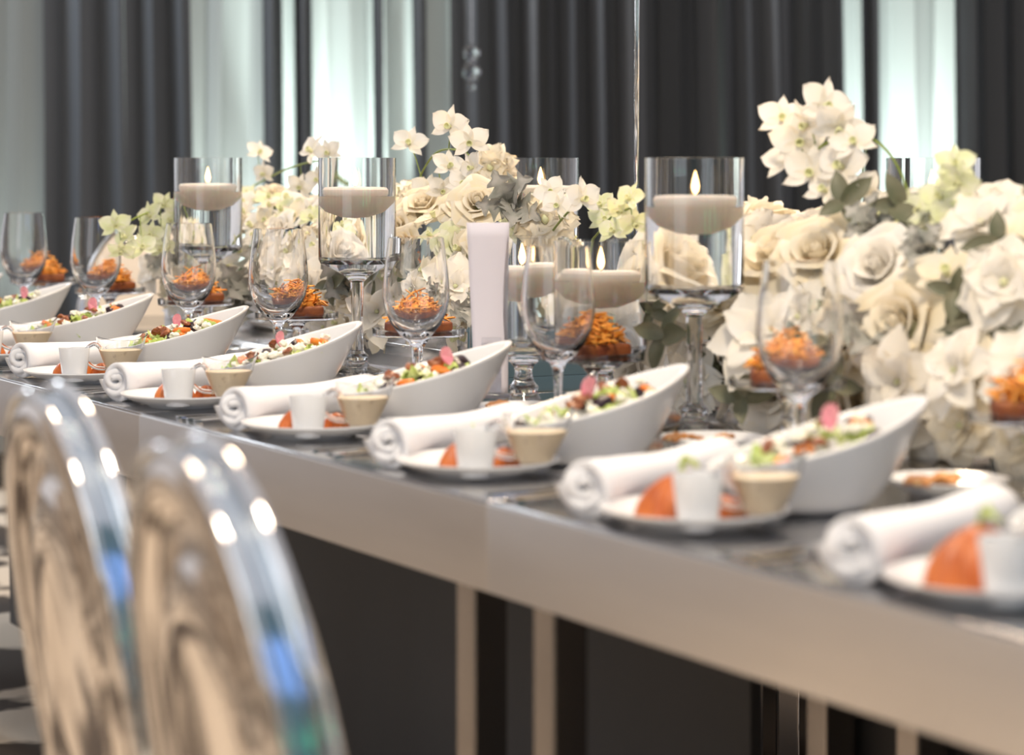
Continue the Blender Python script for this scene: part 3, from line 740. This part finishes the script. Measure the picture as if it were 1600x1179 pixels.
def make_rose(m, name='rose', seed=0):
    t = thing(name, 'x', 'flower'); rr = random.Random(seed)
    link('heart', lathe('heart', [(0, 0), (.006, .004), (.0085, .018), (.0065, .036), (.003, .040), (0, .034)], 12, sx=lambda p, a: (p[0]*(1+.12*math.sin(2*a+p[2]*90)), p[1]*(1+.12*math.cos(3*a+p[2]*70)), p[2])), m, t)
    for n, r0, r1, h, span, curl, zb in ((3, .004, .0085, .043, 3.0, .003, .002), (3, .006, .014, .042, 2.9, .005, .002), (4, .008, .021, .044, 2.3, .010, 0), (5, .008, .029, .043, 1.9, .018, -.002), (6, .008, .038, .036, 1.7, .030, -.004)):
        ms = [shell_petal('petal', r0, r1, h*rr.uniform(.93, 1.07), span, curl, rr.uniform(0, 6), zb=zb) for _ in range(2)]
        o = rr.uniform(0, 6)
        for k in range(n):
            link('petal', ms[k % 2], m, t, rot=(rr.uniform(-.08, .08), rr.uniform(-.08, .08), o+2*PI*k/n))
    link('calyx', lathe('calyx', [(0, -.014), (.005, -.012), (.010, -.004), (.009, .002), (0, .003)], 10), M['stem'], t)
    return t
def make_open(m, name, seed, n=7, L=.058, W=.052, ruff=.10):
    """broad ruffled bloom, two whorls of petals"""
    t = thing(name, 'x', 'flower'); rr = random.Random(seed)
    for w_, (cnt, lift, s) in enumerate(((n, R(18), 1.0), (max(4, n-2), R(48), .78), (3, R(68), .5))):
        ms = [petal_mesh('petal', L*s, W*s, bend=.75, cup=.35, ruff=ruff, ph=rr.uniform(0, 6)) for _ in range(2)]
        o = rr.uniform(0, 6)
        for k in range(cnt):
            link('petal', ms[k % 2], m, t, rot=(rr.uniform(-.2, .2), -lift+rr.uniform(-.12, .12), o+2*PI*k/cnt))
    link('heart', blob('heart', .005, seed, (1, 1, 1.2), .4, 1), M['lip'], t, loc=(0, 0, .008))
    return t
def blossom_parts(parent, m, seed, asPart=False, loc=None, rot=None, sc_=1.0, label=None):
    """dendrobium blossom: three sepals, two broad petals, a lip"""
    b = BLO[m]
    return b
ms_sep = [petal_mesh('sepal', .034, .018, bend=.5, cup=.2, tip=.5, ph=k, ruff=.04) for k in range(2)]
ms_pet = [petal_mesh('petal', .036, .033, bend=.45, cup=.18, tip=.2, ph=k+2, ruff=.06, base=.04) for k in range(2)]
lip_me = lathe('lip', [(0, 0), (.003, .002), (.0045, .008), (.0055, .013), (.0045, .0135), (.002, .008), (0, .005)], 12)
msets = {}
def blossom(mkey, parent=None, name='orchid_blossom', label='x'):
    """petals are meshes of their own; on a spray the blossom is a part and its petals sub-parts"""
    m = M[mkey]
    lm_ = msets.get(('lip', mkey)) or lip_me
    lip = link(name if parent else 'lip', lm_, M['lip'])
    root = lip if parent else thing(name, label, 'flower')
    if parent: lip.parent = parent
    else: lip.parent = root
    key = mkey
    if key not in msets:
        msets[key] = ([x.copy() for x in ms_sep], [x.copy() for x in ms_pet])
    seps, pets = msets[key]
    for k, (ang, kind) in enumerate(((90, 0), (210, 0), (330, 0), (25, 1), (155, 1))):
        me = (seps if kind == 0 else pets)[k % 2]
        link('sepal' if kind == 0 else 'petal', me, m, root, rot=(0, -R(22), R(ang)))
    return root
def face(dirn, roll=0.0):
    q = Vector(dirn).to_track_quat('Z', 'Y'); return (q @ Quaternion((0, 0, 1), roll)).to_euler()
TOCAM = Vector((-.55, -.75, .2))

SPRAYS = [
 ('drooping greenish white orchid spray left of the leftmost candle vase', 'petal_g', [(420, 395, 2.25), (345, 372, 2.24), (290, 345, 2.20), (262, 325, 2.05), (225, 335, 1.93), (185, 355, 1.87)],
  [(180, 352, 1.05), (198, 372, 1.0), (236, 338, 1.0), (238, 368, 1.0), (258, 320, .95), (268, 345, 1.0), (190, 392, .9), (222, 388, 1.0), (282, 352, 1.0), (252, 390, .8)]),
 ('arching white orchid spray before the bright gap in the drapes', 'petal_w', [(380, 300, 2.35), (420, 278, 2.35), (455, 262, 2.33), (500, 252, 2.33), (540, 262, 2.33)],
  [(404, 240, 1.0), (414, 272, .95), (488, 238, 1.25), (514, 240, 1.0), (470, 292, 1.0), (498, 282, 1.0)]),
 ('tall white orchid spray above the roses left of the menu card', 'petal_w', [(655, 330, 2.33), (650, 295, 2.32), (668, 255, 2.31), (690, 235, 2.30), (725, 238, 2.30), (750, 262, 2.30)],
  [(640, 226, 1.15), (704, 198, 1.25), (735, 222, 1.2), (700, 262, 1.1), (668, 300, 1.1), (740, 262, 1.0), (725, 290, 1.1), (690, 300, 1.0)]),
 ('white orchid spray above the silver leaves in the middle', 'petal_w', [(850, 380, 2.35), (872, 350, 2.28), (895, 325, 2.22), (915, 318, 2.22)],
  [(908, 312, 1.15), (872, 322, .95), (860, 300, .9)]),
 ('blurred green tinged orchid spray left of the large candle vase', 'petal_g', [(900, 400, 2.42), (930, 370, 2.35), (955, 340, 2.25), (985, 325, 2.2)],
  [(945, 345, .9), (972, 330, .9), (960, 362, .9), (985, 312, .9), (940, 322, .8), (990, 350, .9)]),
 ('tall arching white orchid spray high above the right-hand flowers', 'petal_w', [(1435, 400, 2.34), (1425, 350, 2.33), (1415, 290, 2.32), (1385, 235, 2.3), (1340, 210, 2.28), (1290, 225, 2.26), (1250, 260, 2.25)],
  [(1222, 188, 1.15), (1250, 222, 1.35), (1285, 168, 1.35), (1310, 200, 1.35), (1232, 252, 1.2), (1268, 272, 1.35), (1318, 262, 1.4), (1335, 225, 1.1), (1292, 300, 1.2), (1345, 300, 1.1), (1262, 195, 1.2)]),
 ('upright greenish orchid spray before the rear right candle vase', 'petal_g', [(1440, 460, 2.35), (1455, 400, 2.3), (1470, 340, 2.28), (1488, 290, 2.27), (1495, 255, 2.27)],
  [(1492, 258, .9), (1500, 285, 1.0), (1470, 310, 1.0), (1440, 335, 1.1), (1460, 350, 1.1), (1420, 365, 1.1), (1485, 345, 1.0), (1410, 330, 1.0), (1395, 355, 1.1)]),
]
for lab, mk, path, bl in SPRAYS:
    rr = random.Random(len(lab)); P3 = [at(*q) for q in path]; root_p = P3[0]
    t = thing('orchid_spray', lab, 'flower', root_p)
    sp = bez([q-root_p for q in P3], 6)
    link('stem', tube('stem', sp, .0022, 6), M['stem'], t)
    for (x, y, s) in bl:
        sm = min(sp, key=lambda q: ((at(x, y, (q+root_p).x)-(q+root_p)).length))
        c = at(x, y, (sm+root_p).x-.012)-root_p
        o = blossom(mk, parent=t, name='blossom')
        d = (TOCAM+Vector((rr.uniform(-.7, .7), rr.uniform(-.6, .6), rr.uniform(-.6, .4)))).normalized()
        o.location = c; o.rotation_euler = face(d, rr.uniform(-.6, .6)); o.scale = (s*1.0,)*3
        bk = c-d*.004
        link('flower_stalk', tube('flower_stalk', bez([sm, (sm+bk)*.5+Vector((0, 0, .006)), bk], 4), .0012, 5), M['stem'], t)

def make_miller(seed):
    """lobed silver leaf"""
    v, f = [], []; L, n = .085, 14; rr = random.Random(seed)
    for i in range(n+1):
        u = i/n; wv = .030*math.sin(PI*min(1, .1+.9*u))**.7*(1+.55*math.cos(u*2*PI*4))*.8+.002
        for j in range(7):
            q = -1+2*j/6; v.append((L*u, q*wv, .02*math.sin(PI*u*.8)+.006*math.sin(q*5+u*9)*abs(q)+.3*wv*q*q))
    for i in range(n):
        for j in range(6):
            a = i*7+j; f.append((a, a+7, a+8, a+1))
    return mesh('leaf', v, f)
ml = [make_miller(s) for s in (1, 2)]
t = thing('silver_leaf_sprig', 'x', 'leaves')
for k in range(5):
    link('leaf', ml[k % 2], M['miller'], t, rot=(rnd.uniform(-.5, .5), -R(25)+rnd.uniform(-.3, .3), 2*PI*k/5+rnd.uniform(-.3, .3)), scale=rnd.uniform(.8, 1.15))
miller = Placer(t)
t = thing('olive_leaf_sprig', 'x', 'leaves')
pm = petal_mesh('leaf', .075, .042, bend=.5, cup=.3, tip=.5)
for k in range(4):
    link('leaf', pm, M['darkleaf'], t, rot=(rnd.uniform(-.4, .4), -R(25)+rnd.uniform(-.3, .3), 2*PI*k/4+rnd.uniform(-.3, .3)), scale=rnd.uniform(.8, 1.1))
olive = Placer(t)
roseW = Placer(make_rose(M['petal_w'], 'rose', 1)); roseC = Placer(make_rose(M['petal_c'], 'rose', 2)); roseG = Placer(make_rose(M['petal_g'], 'rose', 3))
openW = Placer(make_open(M['petal_w'], 'ruffled_bloom', 4)); openC = Placer(make_open(M['petal_c'], 'ruffled_bloom', 5))
glad = Placer(make_open(M['petal_w'], 'gladiolus_bloom', 6, 6, .075, .055, .05))
bloW = Placer(blossom('petal_w')); bloG = Placer(blossom('petal_g')); bloC = Placer(blossom('petal_c'))
carn = Placer(make_open(M['petal_c'], 'carnation', 9, 9, .036, .03, .22))

def mound(y0, y1, X, hw, ztop, zbot, n, seed, table, group_words, smin, face_bias=.5, keep=None, short='heap'):
    """blooms spread over a long rounded heap"""
    rr = random.Random(seed); pts = []; tries = 0; reg = {}
    while len(pts) < n and tries < 60000:
        tries += 1
        y = rr.uniform(y0, y1); a = R(rr.uniform(-5, 200))      # 0 = far side, 90 = top, 180 = near side
        e = max(0.0, 1-max(0, (y0+.14-y)/.16, (y-(y1-.14))/.16)**2); sh = math.sqrt(e) if e > 0 else .05
        h = ztop(y) if callable(ztop) else ztop
        p = Vector((X+hw*sh*math.cos(a)*1.0, y, TT+zbot+(h-zbot)*sh*max(-.35, math.sin(a))))
        if math.cos(a) > .55: continue
        nrm = Vector((math.cos(a)*1.3, (1 if y > y1-.14 else -1 if y < y0+.14 else 0)*(1-sh), math.sin(a)+.15)).normalized()
        kind, s, w_ = rr.choices(table, [q[2] for q in table])[0]
        s = s*rr.uniform(.85, 1.15)
        if keep and not keep(p): continue
        if any((Vector((q[0]-p.x, q[1]-p.y))).length < .12 for q in VXY): continue
        md = smin*(1.25 if kind in ('roseW', 'roseC', 'roseG', 'openW', 'openC', 'glad') else .8)
        if any((p-q).length < (md+qd)/2 for q, qd in pts): continue
        pts.append((p, md))
        d = (nrm*1.0+TOCAM*face_bias+Vector((rr.uniform(-.4, .4), rr.uniform(-.4, .4), rr.uniform(-.3, .3)))).normalized()
        pl = globals()[kind]
        words = {'roseW': 'white rose', 'roseC': 'cream rose', 'roseG': 'pale green rose', 'openW': 'ruffled white bloom', 'openC': 'ruffled cream bloom', 'glad': 'large white gladiolus bloom',
                 'bloW': 'small white orchid blossom', 'bloG': 'small greenish orchid blossom', 'bloC': 'small cream orchid blossom', 'carn': 'frilly cream carnation', 'miller': 'silver grey lobed leaf sprig', 'olive': 'dark olive leaf sprig'}[kind]
        back = {'roseW': .03, 'roseC': .03, 'roseG': .03}.get(kind, .012)*s
        o = pl.put(p-d*back, rot=face(d, rr.uniform(0, 6)), scale=s, group=words+'s '+group_words)
        q = (p.z-TT)/h
        tier = 'top' if q > .85 else 'upper' if q > .6 else 'middle' if q > .35 else 'low'
        reg.setdefault((words, tier), []).append(o)
    for (wd, tier), ob in reg.items(): number(ob, wd, ', '+tier+' tier of the '+short)
    return pts
def hA(y):   # heap height over the table, left arrangement
    return .30+.06*math.exp(-((y-4.75)/.35)**2)+.035*math.exp(-((y-5.6)/.3)**2)
mound(4.18, 5.90, 2.34, .175, hA, .13, 190, 21, [('bloW', 1.15, 5), ('bloC', 1.1, 5), ('bloG', 1.0, 2), ('roseW', .85, 1.6), ('roseC', .85, 1.4), ('carn', .9, 1), ('openW', .8, 1.2), ('miller', .6, .35)], 'packed in the left-hand arrangement', .052, short='left arrangement')
mound(4.15, 5.9, 2.30, .17, .20, .15, 22, 22, [('miller', .75, 3), ('glad', .9, 3.5), ('olive', .8, 1), ('openW', .9, 1)], 'spilling over the left planter edge', .085, .6, keep=lambda p: p.x < 2.26, short='left planter spill')
def hB(y): return .335+.02*math.sin(y*7)
mound(1.75, 3.72, 2.34, .20, hB, .12, 120, 23, [('roseW', 1.35, 3), ('roseC', 1.4, 3), ('openW', 1.25, 2.4), ('openC', 1.2, 2), ('glad', 1.1, 1), ('bloC', 1.3, .8), ('miller', .7, .2), ('olive', .8, .2)], 'packed in the large right-hand arrangement', .088, short='right arrangement')
mound(1.75, 3.85, 2.28, .19, .19, .13, 30, 24, [('miller', .8, .8), ('olive', .9, 2.2), ('openC', 1.1, 2), ('glad', 1.0, 2.4)], 'spilling low over the right-hand planters', .11, .6, keep=lambda p: p.x < 2.22, short='right planter spill')
for x, y, X, pl, s, lab in ((748, 322, 2.27, roseC, .95, 'cream rose facing forward beside the tall orchid spray'), (722, 384, 2.24, roseG, .85, 'pale green rose low beside the menu card'), (750, 378, 2.24, roseC, .6, 'small cream rosebud directly above the menu card'),
                            (815, 352, 2.28, roseG, .6, 'pale yellow green rosebud right of the menu card'), (852, 345, 2.30, carn, 1.7, 'large ruffled blush carnation below the middle orchid'), (712, 450, 2.17, glad, .95, 'large white frilled gladiolus just left of the menu card'),
                            (590, 488, 2.16, glad, .95, 'large white gladiolus petals low behind the middle goblet'), (515, 410, 2.2, glad, .9, 'large white gladiolus behind the second candle vase'), (768, 264, 2.46, carn, 1.5, 'blurred white bloom far behind the tall orchid spray'),
                            (1000, 512, 2.2, glad, 1.05, 'white frilled bloom under the low candle vases'), (1070, 520, 2.24, glad, .9, 'white bloom with curled petals behind the stem of the large vase')):
    q = at(x, y, X)
    pl.put(q, rot=face((TOCAM+Vector((rnd.uniform(-.2, .2), 0, rnd.uniform(-.1, .3)))).normalized(), rnd.uniform(0, 6)), scale=s, label=lab, group='single blooms that stand out')
for x, y, X, s in ((800, 318, 2.26, .95), (392, 440, 2.17, 1.0), (375, 470, 2.15, .9), (545, 440, 2.18, .9)):
    miller.put(at(x, y, X), rot=face(TOCAM, rnd.uniform(0, 6)), scale=s, label='silver grey lobed leaf sprig ' + {800: 'dark against the drapes above the menu card', 392: 'between the two left-hand goblets', 375: 'low left of the second goblet pair', 545: 'behind the stem of the second candle vase'}[x], group='silver leaf sprigs that stand out')
for i, (x, y, X, s, lab) in enumerate(((1158, 622, 2.10, .75, 'dark olive leaves hanging low beside the first right goblet'), (1300, 600, 2.10, .8, 'dark olive leaves low behind the right-hand salad bowl'), (1405, 598, 2.12, .8, 'dark olive leaves low left of the right-hand tart'),
        (1105, 575, 2.18, .8, 'dark olive leaves behind the stem of the large candle vase'), (1318, 318, 2.24, .75, 'grey olive leaves below the tall right orchid spray'), (1410, 322, 2.26, .7, 'grey olive leaves beside the rear right candle vase'),
        (1560, 380, 2.22, .7, 'olive leaves at the right edge among cream roses'), (1490, 455, 2.16, .6, 'olive leaves between the large cream blooms at right'), (1018, 488, 2.12, .5, 'single dark leaf sprig under the low candle vase'))):
    olive.put(at(x, y, X), rot=face(TOCAM, i*1.3), scale=s, label=lab, group='olive leaf sprigs that stand out')
